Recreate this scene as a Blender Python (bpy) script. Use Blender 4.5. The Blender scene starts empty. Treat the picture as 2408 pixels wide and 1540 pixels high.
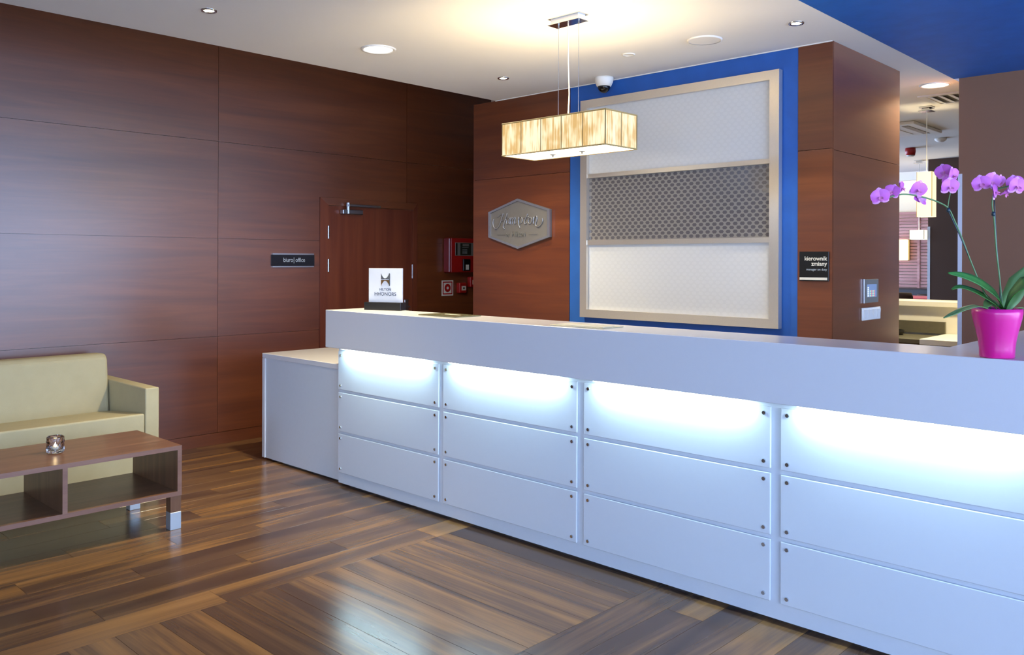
import bpy, bmesh, math, random
from mathutils import Vector, Matrix
random.seed(7)
SC = bpy.context.scene
COL = SC.collection
PI = math.pi
# ------------------------------------------------------------------ camera
FPX, CX, CY, ROLL, CAMH = 1992.0, 1204.0, 614.0, 0.0035, 1.5
YAW = math.atan(1896 / 1992)
FW = Vector((-math.sin(YAW), math.cos(YAW), 0))
RT = Vector((math.cos(YAW), math.sin(YAW), 0))
UP = Vector((0, 0, 1))
EYE = Vector((0, 0, CAMH))
cam = bpy.data.cameras.new('camera'); camo = bpy.data.objects.new('camera', cam); COL.objects.link(camo)
cam.sensor_fit = 'HORIZONTAL'; cam.sensor_width = 36.0
cam.lens = FPX / 2408 * 36.0
cam.shift_y = -(770 - CY) / 2408
cam.clip_start = 0.05; cam.clip_end = 100
r_ = (RT + UP * ROLL).normalized(); u_ = (UP - RT * ROLL).normalized(); b_ = -FW
camo.matrix_world = Matrix(((r_.x, u_.x, b_.x, 0), (r_.y, u_.y, b_.y, 0), (r_.z, u_.z, b_.z, CAMH), (0, 0, 0, 1)))
SC.camera = camo
# ------------------------------------------------------------------ world, exposure
W = bpy.data.worlds.new('world'); SC.world = W; W.use_nodes = True
bg = W.node_tree.nodes['Background']
bg.inputs[0].default_value = (0.47, 0.65, 1.0, 1); bg.inputs[1].default_value = 8.2
SC.view_settings.view_transform = 'Standard'; SC.view_settings.look = 'None'
SC.view_settings.gamma = 1.0; SC.view_settings.use_curve_mapping = False
SC.view_settings.exposure = 0.32

WARM = (1.0, 0.82, 0.50); NEUT = (1.0, 0.86, 0.58); COOL = (0.62, 0.90, 1.0)
P_PEND, P_SPOT, P_DOWN, P_LED, P_FAR = 36, 60, 46, 4.0, 14

def ray(px, py):
    dx, dy = px - CX, py - CY
    return FW * FPX + RT * (dx + ROLL * dy) - UP * (dy - ROLL * dx)
def on(px, py, ax, val):            # where the ray of a pixel meets the plane ax = val
    d = ray(px, py); i = 'xyz'.index(ax)
    return EYE + d * ((val - EYE[i]) / d[i])
def atd(px, py, depth):             # the point of a pixel at a distance along the view direction
    return EYE + ray(px, py) * (depth / FPX)

# ------------------------------------------------------------------ materials
def lin(c):
    return tuple(((v / 255) / 12.92 if v / 255 <= .04045 else ((v / 255 + .055) / 1.055) ** 2.4) for v in c)
def newmat(name):
    m = bpy.data.materials.new(name); m.use_nodes = True
    nt = m.node_tree; return m, nt, nt.nodes['Principled BSDF']
def pr(name, rgb, rough=.5, metal=0.0, coat=0.0, spec=.5, emis=None, es=0.0, noise=0.0, nscale=40, bump=0.0, bscale=200):
    m, nt, b = newmat(name)
    c = (*lin(rgb), 1)
    b.inputs['Base Color'].default_value = c
    b.inputs['Roughness'].default_value = rough
    b.inputs['Metallic'].default_value = metal
    b.inputs['Coat Weight'].default_value = coat
    b.inputs['Coat Roughness'].default_value = .12
    b.inputs['Specular IOR Level'].default_value = spec
    if emis:
        b.inputs['Emission Color'].default_value = (*emis, 1); b.inputs['Emission Strength'].default_value = es
    tc = nt.nodes.new('ShaderNodeTexCoord')
    n = nt.nodes.new('ShaderNodeTexNoise'); n.inputs['Scale'].default_value = nscale; n.inputs['Detail'].default_value = 3
    nt.links.new(tc.outputs['Object'], n.inputs['Vector'])
    mx = nt.nodes.new('ShaderNodeMix'); mx.data_type = 'RGBA'
    k = noise
    mx.inputs[6].default_value = tuple(v * (1 - k) for v in c[:3]) + (1,)
    mx.inputs[7].default_value = tuple(min(1, v * (1 + k)) for v in c[:3]) + (1,)
    nt.links.new(n.outputs['Fac'], mx.inputs[0]); nt.links.new(mx.outputs[2], b.inputs['Base Color'])
    if bump:
        n2 = nt.nodes.new('ShaderNodeTexNoise'); n2.inputs['Scale'].default_value = bscale
        nt.links.new(tc.outputs['Object'], n2.inputs['Vector'])
        bp = nt.nodes.new('ShaderNodeBump'); bp.inputs['Strength'].default_value = bump; bp.inputs['Distance'].default_value = .002
        nt.links.new(n2.outputs['Fac'], bp.inputs['Height']); nt.links.new(bp.outputs[0], b.inputs['Normal'])
    return m
def ramp(nt, fac, stops):
    r = nt.nodes.new('ShaderNodeValToRGB'); e = r.color_ramp.elements
    while len(e) < len(stops): e.new(.5)
    for i, (p, c) in enumerate(stops):
        e[i].position = p; e[i].color = (*lin(c), 1)
    nt.links.new(fac, r.inputs[0]); return r
def wood(name, axis, stops, rough, across=26, along=1.3, fine=160, coat=0.0, spec=.5, finek=.25, jitter=.10, cior=1.5):
    m, nt, b = newmat(name); L = nt.links.new; N = nt.nodes.new
    tc = N('ShaderNodeTexCoord'); oi = N('ShaderNodeObjectInfo')
    off = N('ShaderNodeVectorMath'); off.operation = 'SCALE'; off.inputs[0].default_value = (37.1, 23.7, 51.3)
    L(oi.outputs['Random'], off.inputs['Scale'])
    add = N('ShaderNodeVectorMath'); add.operation = 'ADD'
    L(tc.outputs['Object'], add.inputs[0]); L(off.outputs[0], add.inputs[1])
    def st(a, c):
        v = [c, c, c]; v['xyz'.index(axis)] = a
        mp = N('ShaderNodeVectorMath'); mp.operation = 'MULTIPLY'; mp.inputs[1].default_value = v
        L(add.outputs[0], mp.inputs[0]); return mp.outputs[0]
    n1 = N('ShaderNodeTexNoise'); n1.inputs['Scale'].default_value = 1; n1.inputs['Detail'].default_value = 4; n1.inputs['Roughness'].default_value = .55
    n1.inputs['Distortion'].default_value = .9
    L(st(along, across), n1.inputs['Vector'])
    n2 = N('ShaderNodeTexNoise'); n2.inputs['Scale'].default_value = 1; n2.inputs['Detail'].default_value = 3
    L(st(along * 3, fine), n2.inputs['Vector'])
    a = N('ShaderNodeMath'); a.operation = 'MULTIPLY_ADD'; a.inputs[1].default_value = finek; 
    L(n2.outputs['Fac'], a.inputs[0]); L(n1.outputs['Fac'], a.inputs[2])
    s = N('ShaderNodeMath'); s.operation = 'SUBTRACT'; s.inputs[1].default_value = finek * .5; L(a.outputs[0], s.inputs[0])
    j = N('ShaderNodeMath'); j.operation = 'MULTIPLY_ADD'; j.inputs[1].default_value = jitter
    L(oi.outputs['Random'], j.inputs[0]); L(s.outputs[0], j.inputs[2])
    j2 = N('ShaderNodeMath'); j2.operation = 'SUBTRACT'; j2.inputs[1].default_value = jitter * .5; L(j.outputs[0], j2.inputs[0])
    r = ramp(nt, j2.outputs[0], stops); L(r.outputs[0], b.inputs['Base Color'])
    b.inputs['Roughness'].default_value = rough; b.inputs['Coat Weight'].default_value = coat
    b.inputs['Coat Roughness'].default_value = .28; b.inputs['Coat IOR'].default_value = cior; b.inputs['Specular IOR Level'].default_value = spec
    bp = N('ShaderNodeBump'); bp.inputs['Strength'].default_value = .06; bp.inputs['Distance'].default_value = .001
    L(n2.outputs['Fac'], bp.inputs['Height']); L(bp.outputs[0], b.inputs['Normal'])
    return m
def emit(name, rgb, s):
    m, nt, b = newmat(name)
    b.inputs['Base Color'].default_value = (*[.25 * v for v in rgb], 1)
    b.inputs['Emission Color'].default_value = (*rgb, 1); b.inputs['Emission Strength'].default_value = s
    return m

CHERRY = [(.25, (91, 42, 19)), (.5, (106, 52, 23)), (.75, (122, 64, 31))]
M = {}
M['wood_y'] = wood('cherry_panel_grain_y', 'y', CHERRY, .42, coat=1.0, cior=1.7, across=9, along=.7, fine=70, spec=.55, jitter=.08)
M['wood_x'] = wood('cherry_panel_grain_x', 'x', CHERRY, .40, coat=.3, across=9, along=.7, fine=70, spec=.55, jitter=.08)
M['wood_z'] = wood('cherry_door_grain_z', 'z', [(.25, (94, 42, 27)), (.5, (108, 52, 33)), (.75, (120, 62, 38))], .36, across=9, along=.6, fine=70, spec=.55, jitter=.0)
M['plank'] = wood('floor_plank', 'x', [(.28, (64, 46, 38)), (.43, (84, 61, 46)), (.53, (102, 75, 52)), (.64, (132, 95, 57)), (.78, (150, 110, 66))], .22, across=5.5, along=.5, fine=100, finek=.14, jitter=.16, spec=.5)
M['table'] = wood('table_walnut', 'y', [(.25, (92, 60, 42)), (.5, (112, 76, 54)), (.75, (128, 90, 66))], .32, across=16, along=1.0, fine=160, jitter=.02)
M['table_edge'] = wood('table_edge', 'y', [(.25, (120, 84, 68)), (.5, (134, 96, 80)), (.75, (146, 108, 90))], .4, across=16, along=1.0, jitter=0)
M['table_z'] = wood('table_side', 'z', [(.25, (92, 60, 42)), (.5, (112, 76, 54)), (.75, (128, 90, 66))], .32, across=16, along=1.0, jitter=0)
M['subfloor'] = wood('subfloor', 'y', [(.3, (60, 44, 34)), (.5, (96, 72, 52)), (.7, (140, 104, 66))], .3, across=8, along=.6, jitter=0)
M['ceil'] = pr('ceiling_paint', (232, 228, 222), .85, noise=.02, nscale=3)
M['blue'] = pr('blue_plaster', (34, 92, 172), .55, noise=.16, nscale=9, bump=.25, bscale=60)
M['blueceil'] = pr('blue_ceiling_plaster', (22, 100, 186), .55, noise=.18, nscale=8, bump=.25, bscale=60)
M['brown'] = pr('brown_wall_fabric', (138, 98, 74), .75, noise=.06, nscale=300, bump=.3, bscale=500)
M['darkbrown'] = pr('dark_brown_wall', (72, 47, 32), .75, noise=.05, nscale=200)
M['cream'] = pr('cream_plaster', (226, 214, 190), .8, noise=.03)
M['white'] = pr('white_solid_surface', (222, 222, 224), .22, noise=.01, coat=.2)
M['acrylic'] = pr('white_acrylic_panel', (216, 222, 228), .2, noise=.01, coat=.3)
M['plinth'] = pr('white_plinth', (216, 222, 228), .3, noise=.02)
M['black'] = pr('black_plastic', (14, 14, 15), .35, noise=.05)
M['chrome'] = pr('chrome', (210, 214, 220), .14, 1.0)
M['guard'] = pr('pale_corner_guard', (214, 222, 234), .35, .3)
M['satin'] = pr('satin_metal', (196, 204, 214), .4, .7, noise=.03)
M['steel'] = pr('brushed_steel', (190, 192, 196), .32, 1.0, noise=.08, nscale=120)
M['champ'] = pr('brushed_champagne_aluminium', (224, 216, 204), .3, .8, noise=.05, nscale=150)
M['sofa'] = pr('lime_beige_upholstery', (186, 175, 138), .8, noise=.07, nscale=12, bump=.35, bscale=420)
M['red'] = pr('red_plastic', (168, 24, 22), .35, noise=.04)
M['darkred'] = pr('dark_red_plastic', (120, 12, 16), .3, noise=.04)
M['offwhite'] = pr('offwhite_plastic', (225, 225, 220), .4, noise=.02)
M['lampwhite'] = pr('white_lamp_metal', (235, 232, 225), .5, noise=.01)
M['greypl'] = pr('grey_plastic', (120, 118, 112), .4, noise=.03)
M['keypad'] = pr('dark_olive_keypad', (34, 36, 28), .4, noise=.05)
M['glasspane'] = pr('white_enamel_glass', (206, 207, 206), .36, noise=.02, spec=.45)
M['etch'] = pr('white_etched_dot', (209, 210, 209), .28, noise=.01, spec=.6)
M['midpane'] = pr('grey_frosted_glass', (130, 126, 122), .42, noise=.03, spec=.6)
M['middot'] = pr('grey_clear_dot', (94, 91, 94), .08, noise=.02, spec=.6)
M['signgrey'] = pr('matte_grey_metal_sign', (128, 124, 120), .5, .3, noise=.05)
M['signrim'] = pr('brushed_sign_rim', (176, 178, 184), .3, .8, noise=.05)
M['signblack'] = pr('black_glass_sign', (10, 16, 22), .1, noise=.2, nscale=30)
M['signblack2'] = pr('black_matt_sign', (8, 8, 9), .35, noise=.1)
M['textgrey'] = pr('light_grey_lettering', (180, 190, 196), .4)
M['textwhite'] = pr('warm_white_lettering', (226, 222, 206), .5)
M['paper'] = pr('white_print_panel', (206, 212, 222), .35, noise=.02)
M['navy'] = pr('navy_lettering', (38, 58, 92), .5)
M['bronze'] = pr('bronze_emblem', (150, 112, 70), .3, .8, noise=.2, nscale=60)
M['mat_dark'] = pr('olive_glass_mat', (112, 110, 84), .15, noise=.06)
M['mat_light'] = pr('pale_paper_pad', (214, 206, 172), .4, noise=.04)
M['pot'] = pr('magenta_glazed_pot', (226, 30, 140), .3, noise=.03, coat=.3)
M['soil'] = pr('bark_soil', (60, 42, 30), .9, noise=.4, nscale=80, bump=.8, bscale=90)
M['leaf'] = pr('orchid_leaf', (66, 128, 50), .42, noise=.22, nscale=22)
M['leafdull'] = pr('orchid_leaf_dull', (96, 132, 72), .48, noise=.2, nscale=22)
M['stem'] = pr('orchid_stem', (92, 128, 76), .45, noise=.2, nscale=60)
M['stake'] = pr('dark_green_stake', (30, 52, 62), .35, noise=.1)
M['petal'] = pr('orchid_petal', (212, 104, 196), .5, noise=.2, nscale=30)
M['petal2'] = pr('orchid_sepal', (228, 152, 214), .5, noise=.2, nscale=30)
M['lip'] = pr('orchid_lip', (216, 120, 170), .5, noise=.3, nscale=90)
M['dome'] = pr('smoked_dome', (16, 14, 12), .06, noise=.1)
M['wax'] = pr('tealight_wax', (240, 228, 200), .5)
M['flame'] = emit('flame', (1, .72, .35), 14)
M['lens'] = emit('lit_lamp_lens', (1, .93, .80), 10)
M['lensbig'] = emit('lit_downlight_lens', (1, .94, .82), 6)
M['led'] = emit('led_strip', (.80, .96, 1.0), 6)
M['screen'] = emit('lit_touch_screen', (.22, .34, .62), .55)
M['screen_w'] = emit('screen_white', (.75, .85, .95), .8)
M['screen_g'] = emit('screen_green', (.45, .8, .62), .7)
M['screen_r'] = emit('screen_red', (.85, .35, .38), .6)
M['diffuser'] = emit('lamp_diffuser', (1, .86, .62), 5)
M['cove'] = emit('cove_light', (1, .93, .78), 2.2)
M['farshade'] = emit('far_lamp_shade', (1, .82, .55), .95)
M['farshade2'] = emit('far_lamp_shade_bright', (1, .92, .76), 1.1)
M['sconce'] = emit('sconce_light', (1, .76, .36), 2.2)
M['bench'] = pr('dark_bench_leather', (38, 34, 40), .5, noise=.1)
M['slat'] = wood('pink_wood_slats', 'x', [(.3, (150, 96, 90)), (.5, (176, 120, 112)), (.7, (196, 146, 138))], .45, across=5, along=.6, jitter=0)
M['stainless'] = pr('stainless_worktop', (130, 126, 104), .35, .6, noise=.1, nscale=30)
M['barwhite'] = pr('cream_bar_panel', (222, 218, 200), .5, noise=.02)
M['redcloth'] = pr('red_cloth', (190, 90, 96), .8, noise=.1)
M['gold'] = pr('cream_shade_wire', (176, 150, 96), .4, noise=.05)
M['rib'] = pr('shade_rib_thread', (120, 96, 46), .7, noise=.1)
def shade_mat(name, hi, lo):
    m, nt, b = newmat(name); L = nt.links.new; N = nt.nodes.new
    tc = N('ShaderNodeTexCoord'); mp = N('ShaderNodeVectorMath'); mp.operation = 'MULTIPLY'; mp.inputs[1].default_value = (120, 120, 6)
    L(tc.outputs['Object'], mp.inputs[0])
    n = N('ShaderNodeTexNoise'); n.inputs['Scale'].default_value = 1; n.inputs['Detail'].default_value = 4; L(mp.outputs[0], n.inputs['Vector'])
    mp2 = N('ShaderNodeVectorMath'); mp2.operation = 'MULTIPLY'; mp2.inputs[1].default_value = (14, 14, 9)
    L(tc.outputs['Object'], mp2.inputs[0])
    n2 = N('ShaderNodeTexNoise'); n2.inputs['Scale'].default_value = 1; n2.inputs['Detail'].default_value = 2; L(mp2.outputs[0], n2.inputs['Vector'])
    mul = N('ShaderNodeMath'); mul.operation = 'ADD'; L(n.outputs['Fac'], mul.inputs[0]); L(n2.outputs['Fac'], mul.inputs[1])
    h = N('ShaderNodeMath'); h.operation = 'MULTIPLY'; h.inputs[1].default_value = .5; L(mul.outputs[0], h.inputs[0])
    r = N('ShaderNodeValToRGB'); e = r.color_ramp.elements
    e[0].position = .43; e[0].color = (*lo, 1); e[1].position = .57; e[1].color = (*hi, 1)
    L(h.outputs[0], r.inputs[0]); L(r.outputs[0], b.inputs['Emission Color']); b.inputs['Emission Strength'].default_value = .88
    b.inputs['Base Color'].default_value = (.22, .18, .10, 1); b.inputs['Roughness'].default_value = .9
    return m
M['shade'] = shade_mat('thread_wound_shade', (1.0, .86, .56), (.62, .36, .10))
m, nt, b = newmat('clear_glass'); b.inputs['Base Color'].default_value = (.95, .97, 1, 1); b.inputs['Transmission Weight'].default_value = 1
b.inputs['Roughness'].default_value = .02; b.inputs['IOR'].default_value = 1.45; M['glass'] = m

# ------------------------------------------------------------------ mesh helpers
def B(): return bmesh.new()
def bx(bm, x0, x1, y0, y1, z0, z1, bev=0.0, seg=1):
    vs = [bm.verts.new(p) for p in ((x0, y0, z0), (x1, y0, z0), (x1, y1, z0), (x0, y1, z0), (x0, y0, z1), (x1, y0, z1), (x1, y1, z1), (x0, y1, z1))]
    fs = [bm.faces.new([vs[i] for i in f]) for f in ((3, 2, 1, 0), (4, 5, 6, 7), (0, 1, 5, 4), (1, 2, 6, 5), (2, 3, 7, 6), (3, 0, 4, 7))]
    if bev:
        es = set(e for f in fs for e in f.edges)
        bmesh.ops.bevel(bm, geom=list(es), offset=bev, segments=seg, profile=.5, affect='EDGES')
    return bm
def prism(bm, pts, fmap, d0, d1, bev=0):    # polygon in a plane, given thickness; fmap(u, v, d) -> xyz
    a = [bm.verts.new(fmap(u, v, d0)) for u, v in pts]; c = [bm.verts.new(fmap(u, v, d1)) for u, v in pts]
    n = len(pts); fs = [bm.faces.new(a), bm.faces.new(c[::-1])]
    for i in range(n): fs.append(bm.faces.new((a[i], c[i], c[(i + 1) % n], a[(i + 1) % n])))
    bmesh.ops.recalc_face_normals(bm, faces=fs); return bm
def cyl(bm, p0, p1, r0, r1=None, n=12, cap=True):
    r1 = r0 if r1 is None else r1; p0 = Vector(p0); p1 = Vector(p1); d = (p1 - p0).normalized()
    t = Vector((1, 0, 0)) if abs(d.x) < .9 else Vector((0, 1, 0)); a = d.cross(t).normalized(); c = d.cross(a)
    A = [bm.verts.new(p0 + (a * math.cos(2 * PI * i / n) + c * math.sin(2 * PI * i / n)) * r0) for i in range(n)]
    C = [bm.verts.new(p1 + (a * math.cos(2 * PI * i / n) + c * math.sin(2 * PI * i / n)) * r1) for i in range(n)]
    fs = [bm.faces.new((A[i], A[(i + 1) % n], C[(i + 1) % n], C[i])) for i in range(n)]
    if cap: fs += [bm.faces.new(A[::-1]), bm.faces.new(C)]
    bmesh.ops.recalc_face_normals(bm, faces=fs); return bm
def lathe(bm, prof, o=(0, 0, 0), n=32, bump=None):
    o = Vector(o); rings = []
    for k, (r, z) in enumerate(prof):
        ring = []
        for i in range(n):
            rr = r if not bump else bump(r, z, i, k)
            ring.append(bm.verts.new(o + Vector((rr * math.cos(2 * PI * i / n), rr * math.sin(2 * PI * i / n), z))))
        rings.append(ring)
    fs = []
    for a, c in zip(rings, rings[1:]):
        for i in range(n): fs.append(bm.faces.new((a[i], a[(i + 1) % n], c[(i + 1) % n], c[i])))
    if prof[0][0] > 0: fs.append(bm.faces.new(rings[0][::-1]))
    if prof[-1][0] > 0: fs.append(bm.faces.new(rings[-1]))
    bmesh.ops.recalc_face_normals(bm, faces=fs)
    return bm
def tube(bm, pts, rad, n=8):
    pts = [Vector(p) for p in pts]; rings = []; prev = None
    for i, p in enumerate(pts):
        d = (pts[min(i + 1, len(pts) - 1)] - pts[max(i - 1, 0)]).normalized()
        if prev is None:
            t = Vector((0, 0, 1)) if abs(d.z) < .9 else Vector((1, 0, 0)); a = d.cross(t).normalized()
        else: a = (prev - d * prev.dot(d)).normalized()
        prev = a; c = d.cross(a); r = rad[i] if isinstance(rad, (list, tuple)) else rad
        rings.append([bm.verts.new(p + (a * math.cos(2 * PI * k / n) + c * math.sin(2 * PI * k / n)) * r) for k in range(n)])
    fs = [bm.faces.new((a[k], a[(k + 1) % n], c[(k + 1) % n], c[k])) for a, c in zip(rings, rings[1:]) for k in range(n)]
    fs += [bm.faces.new(rings[0][::-1]), bm.faces.new(rings[-1])]
    bmesh.ops.recalc_face_normals(bm, faces=fs); return bm
def spline(pts, n=6):
    P = [Vector(p) for p in pts]; out = []
    for i in range(len(P) - 1):
        p0, p1, p2, p3 = P[max(i - 1, 0)], P[i], P[i + 1], P[min(i + 2, len(P) - 1)]
        for k in range(n):
            t = k / n
            out.append(.5 * ((2 * p1) + (p2 - p0) * t + (2 * p0 - 5 * p1 + 4 * p2 - p3) * t * t + (3 * p1 - p0 - 3 * p2 + p3) * t ** 3))
    out.append(P[-1]); return out
def obj(name, bm, mat, parent=None, smooth=False):
    me = bpy.data.meshes.new(name); bm.to_mesh(me); bm.free()
    me.materials.append(M[mat] if isinstance(mat, str) else mat)
    if smooth:
        for p in me.polygons: p.use_smooth = True
    o = bpy.data.objects.new(name, me); COL.objects.link(o)
    if parent: par(o, parent)
    return o
def rootloc(o):
    v = Vector((0, 0, 0))
    while o: v = v + o.location; o = o.parent
    return v
def par(o, p):                     # meshes are drawn in world space; a parent only moves them
    o.parent = p; o.matrix_parent_inverse = Matrix.Translation(-abs_loc(p))
def abs_loc(p):
    return Vector(p.get('_base', (0, 0, 0)))
def tag(o, label, cat, group=None, kind=None):
    o['label'] = label; o['category'] = cat
    if group: o['group'] = group
    if kind: o['kind'] = kind
    return o
BASES = []
def thing(name, label, cat, loc, group=None, kind=None):
    o = bpy.data.objects.new(name, None); COL.objects.link(o); o.empty_display_size = .05
    o.location = loc; o['_base'] = tuple(loc); BASES.append(o)
    return tag(o, label, cat, group, kind)
def struct(name, bm, mat, label, cat):
    return tag(obj(name, bm, mat), label, cat, kind='structure')
def light(kind, name, loc, power, color, parent=None, rot=(0, 0, 0), **kw):
    l = bpy.data.lights.new(name, kind); l.energy = power; l.color = color
    for k, v in kw.items(): setattr(l, k, v)
    o = bpy.data.objects.new(name, l); COL.objects.link(o); o.location = loc; o.rotation_euler = rot
    if parent: par(o, parent)
    return o
def text(name, body, size, mat, parent, origin, xdir, ydir, ext=.001, align='LEFT', fat=0.0, sx=1.0):
    cu = bpy.data.curves.new(name, 'FONT'); cu.body = body; cu.size = size; cu.extrude = ext; cu.align_x = align; cu.offset = fat
    t = bpy.data.objects.new(name, cu); COL.objects.link(t)
    dg = bpy.context.evaluated_depsgraph_get(); dg.update()
    me = bpy.data.meshes.new_from_object(t.evaluated_get(dg))
    bpy.data.objects.remove(t)
    x = Vector(xdir).normalized(); y = Vector(ydir).normalized(); z = x.cross(y)
    me.transform(Matrix(((x.x * sx, y.x, z.x, origin[0]), (x.y * sx, y.y, z.y, origin[1]), (x.z * sx, y.z, z.z, origin[2]), (0, 0, 0, 1))))
    me.materials.clear(); me.materials.append(M[mat])
    o = bpy.data.objects.new(name, me); COL.objects.link(o)
    if parent: par(o, parent)
    return o
def dup(root, delta, label, group=None):
    r = root.copy(); COL.objects.link(r); r.location = root.location + Vector(delta); r['label'] = label
    if group: r['group'] = group
    for ch in list(root.children):
        c = ch.copy(); COL.objects.link(c); c.parent = r
        for g in list(ch.children):
            d = g.copy(); COL.objects.link(d); d.parent = c
    return r

# ------------------------------------------------------------------ key dimensions
XW, YB, H = -6.49, 5.075, 2.85          # left wall face, back wall face, ceiling
XE = -5.024                             # edge of the lowered ceiling
XP = -2.143                             # face of the pillar return
XBL = -1.945                            # where the blue ceiling starts
YBR = 6.75                              # brown wall
XR, YR = 3.6, -4.2                      # window walls outside the frame
ZT = 3.45                               # ceiling over the recess

# ------------------------------------------------------------------ floor
fl = struct('floor', bx(B(), -9, XR, YR, 16.5, -.12, -.006), 'subfloor', 'wood plank floor of the hotel lobby', 'floor')
PW = .1785; A_X = -3.468; B_X = -2.215; PL = 1.22
plank_mesh = {}
def plank(cx, cy, length, width, rot):
    key = (round(length, 3), round(width, 3))
    if key not in plank_mesh:
        bm = bx(B(), -length / 2 + .0005, length / 2 - .0005, -width / 2 + .0005, width / 2 - .0005, -.0058, 0, .0006)
        me = bpy.data.meshes.new('plank'); bm.to_mesh(me); bm.free(); me.materials.append(M['plank']); plank_mesh[key] = me
    o = bpy.data.objects.new('plank', plank_mesh[key]); COL.objects.link(o)
    o.location = (cx, cy, 0); o.rotation_euler = (0, 0, rot); o.parent = fl
def run(x, y0, y1, start, width):       # one row of planks along Y
    y = start
    while y < y1:
        a, b2 = max(y, y0), min(y + PL, y1)
        if b2 - a > .05: plank(x, (a + b2) / 2, b2 - a, width, PI / 2)
        y += PL
i = 0
x = A_X - PW / 2
while x > XW - .01:
    w = PW if x - PW / 2 > XW else (x + PW / 2 - XW)
    xc = x if w == PW else XW + w / 2
    ymax = 3.42 if x > -5.7 else 6.3
    run(xc, -.6, ymax, -.6 - PL * ((i * .37) % 1), w); i += 1; x -= PW
y = -.25
while y < 3.40:
    plank((A_X + B_X) / 2, y + PW / 2, B_X - A_X, PW, 0 if random.random() < .5 else PI); y += PW
x = B_X + PW / 2; i = 0
while x < -.3:
    run(x, .2, 3.42, .2 - PL * ((i * .41 + .2) % 1), PW); i += 1; x += PW

# ------------------------------------------------------------------ left wall
wl = struct('wall_left', bx(B(), XW - .2, XW - .02, YR, 8.4, 0, ZT), 'wood_y', 'long wall clad in large reddish brown wood panels behind the sofa', 'wall')
def lw(u, v, d): return (XW + d, u, v)
DY0, DY1, DZ = 4.312, 5.442, 2.068
rows = [.097, .880, 1.677, 2.466, 3.26, ZT]
cols = [YR, -2.535, -.565, 1.405, 3.345, 5.313, 7.285, 8.4]
G = .0015
def wpanel(pts, parent, fmap, mat, d0=-.02, d1=0.0, name='wood_panel'):
    return obj(name, prism(B(), pts, fmap, d0, d1), mat, parent)
for ci in range(len(cols) - 1):
    for ri in range(5):
        y0, y1, z0, z1 = cols[ci] + G, cols[ci + 1] - G, rows[ri] + G, rows[ri + 1] - G
        pts = [(y0, z0), (y1, z0), (y1, z1), (y0, z1)]
        if ci == 4:
            if ri < 2: pts = [(y0, z0), (DY0 - G, z0), (DY0 - G, z1), (y0, z1)]
            elif ri == 2: pts = [(y0, z0), (DY0 - G, z0), (DY0 - G, DZ + G), (y1, DZ + G), (y1, z1), (y0, z1)]
        if ci == 5:
            if ri < 2: pts = [(DY1 + G, z0), (y1, z0), (y1, z1), (DY1 + G, z1)]
            elif ri == 2: pts = [(DY1 + G, z0), (y1, z0), (y1, z1), (y0, z1), (y0, DZ + G), (DY1 + G, DZ + G)]
        wpanel(pts, wl, lw, 'wood_y')
b0 = bx(B(), XW - .02, XW + .001, YR, DY0 - .002, 0, .095)
struct('baseboard_left', b0, 'wood_y', 'wooden skirting board along the panelled wall beside the sofa', 'baseboard')
struct('baseboard_passage', bx(B(), XW - .02, XW + .001, DY1 + .002, 8.4, 0, .095), 'wood_y', 'wooden skirting board beyond the office door', 'baseboard')

# door
dr = thing('door_1', 'reddish brown wooden office door with silver closer and hinges', 'door', (XW, 4.87, 0), kind='structure')
fr = B(); JW = .088
for pts in ([(DY0, 0), (DY0 + JW, 0), (DY0 + JW, DZ - .066), (DY0, DZ)], [(DY1 - .05, 0), (DY1, 0), (DY1, DZ), (DY1 - .05, DZ - .066)],
            [(DY0, DZ), (DY0 + JW, DZ - .066), (DY1 - .05, DZ - .066), (DY1, DZ)]):
    obj('door_frame', prism(B(), pts, lw, -.02, .012), 'wood_z' if pts[0][1] == 0 else 'wood_y', dr)
fr.free()
LY0, LY1, LZ = DY0 + JW + .006, DY1 - .054, DZ - .071
leaf = obj('door_leaf', prism(B(), [(LY0, .01), (LY1, .01), (LY1, LZ), (LY0, LZ)], lw, -.02, -.004), 'wood_z', dr)
for z0 in (1.698, 1.398):
    hg = B(); cyl(hg, (XW + .012, LY0 - .006, z0), (XW + .012, LY0 - .006, z0 + .115), .009, n=10)
    for k in range(1, 3): cyl(hg, (XW + .012, LY0 - .006, z0 + k * .038), (XW + .012, LY0 - .006, z0 + k * .038 + .003), .0115, n=10)
    obj('hinge', hg, 'steel', dr)
obj('lock_plate', bx(B(), XW - .002, XW + .003, LY1 - .004, LY1 + .012, 1.325, 1.465, .002), 'steel', dr)
cl = obj('door_closer', bx(B(), XW, XW + .055, 4.53, 4.755, 1.925, 1.968, .006), 'steel', dr)
a = B(); bx(a, XW + .03, XW + .06, 4.575, 4.955, 1.995, 2.018, .004); cyl(a, (XW + .045, 4.59, 1.93), (XW + .045, 4.59, 2.03), .016, n=12)
obj('closer_arm', a, 'steel', cl)
hd = B(); bx(hd, XW - .004, XW + .008, LY1 - .1, LY1 - .05, .95, 1.12, .004); cyl(hd, (XW, LY1 - .075, 1.05), (XW + .05, LY1 - .075, 1.05), .009); cyl(hd, (XW + .05, LY1 - .07, 1.05), (XW + .05, LY1 - .19, 1.05), .009)
obj('door_handle', hd, 'steel', dr)

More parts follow.
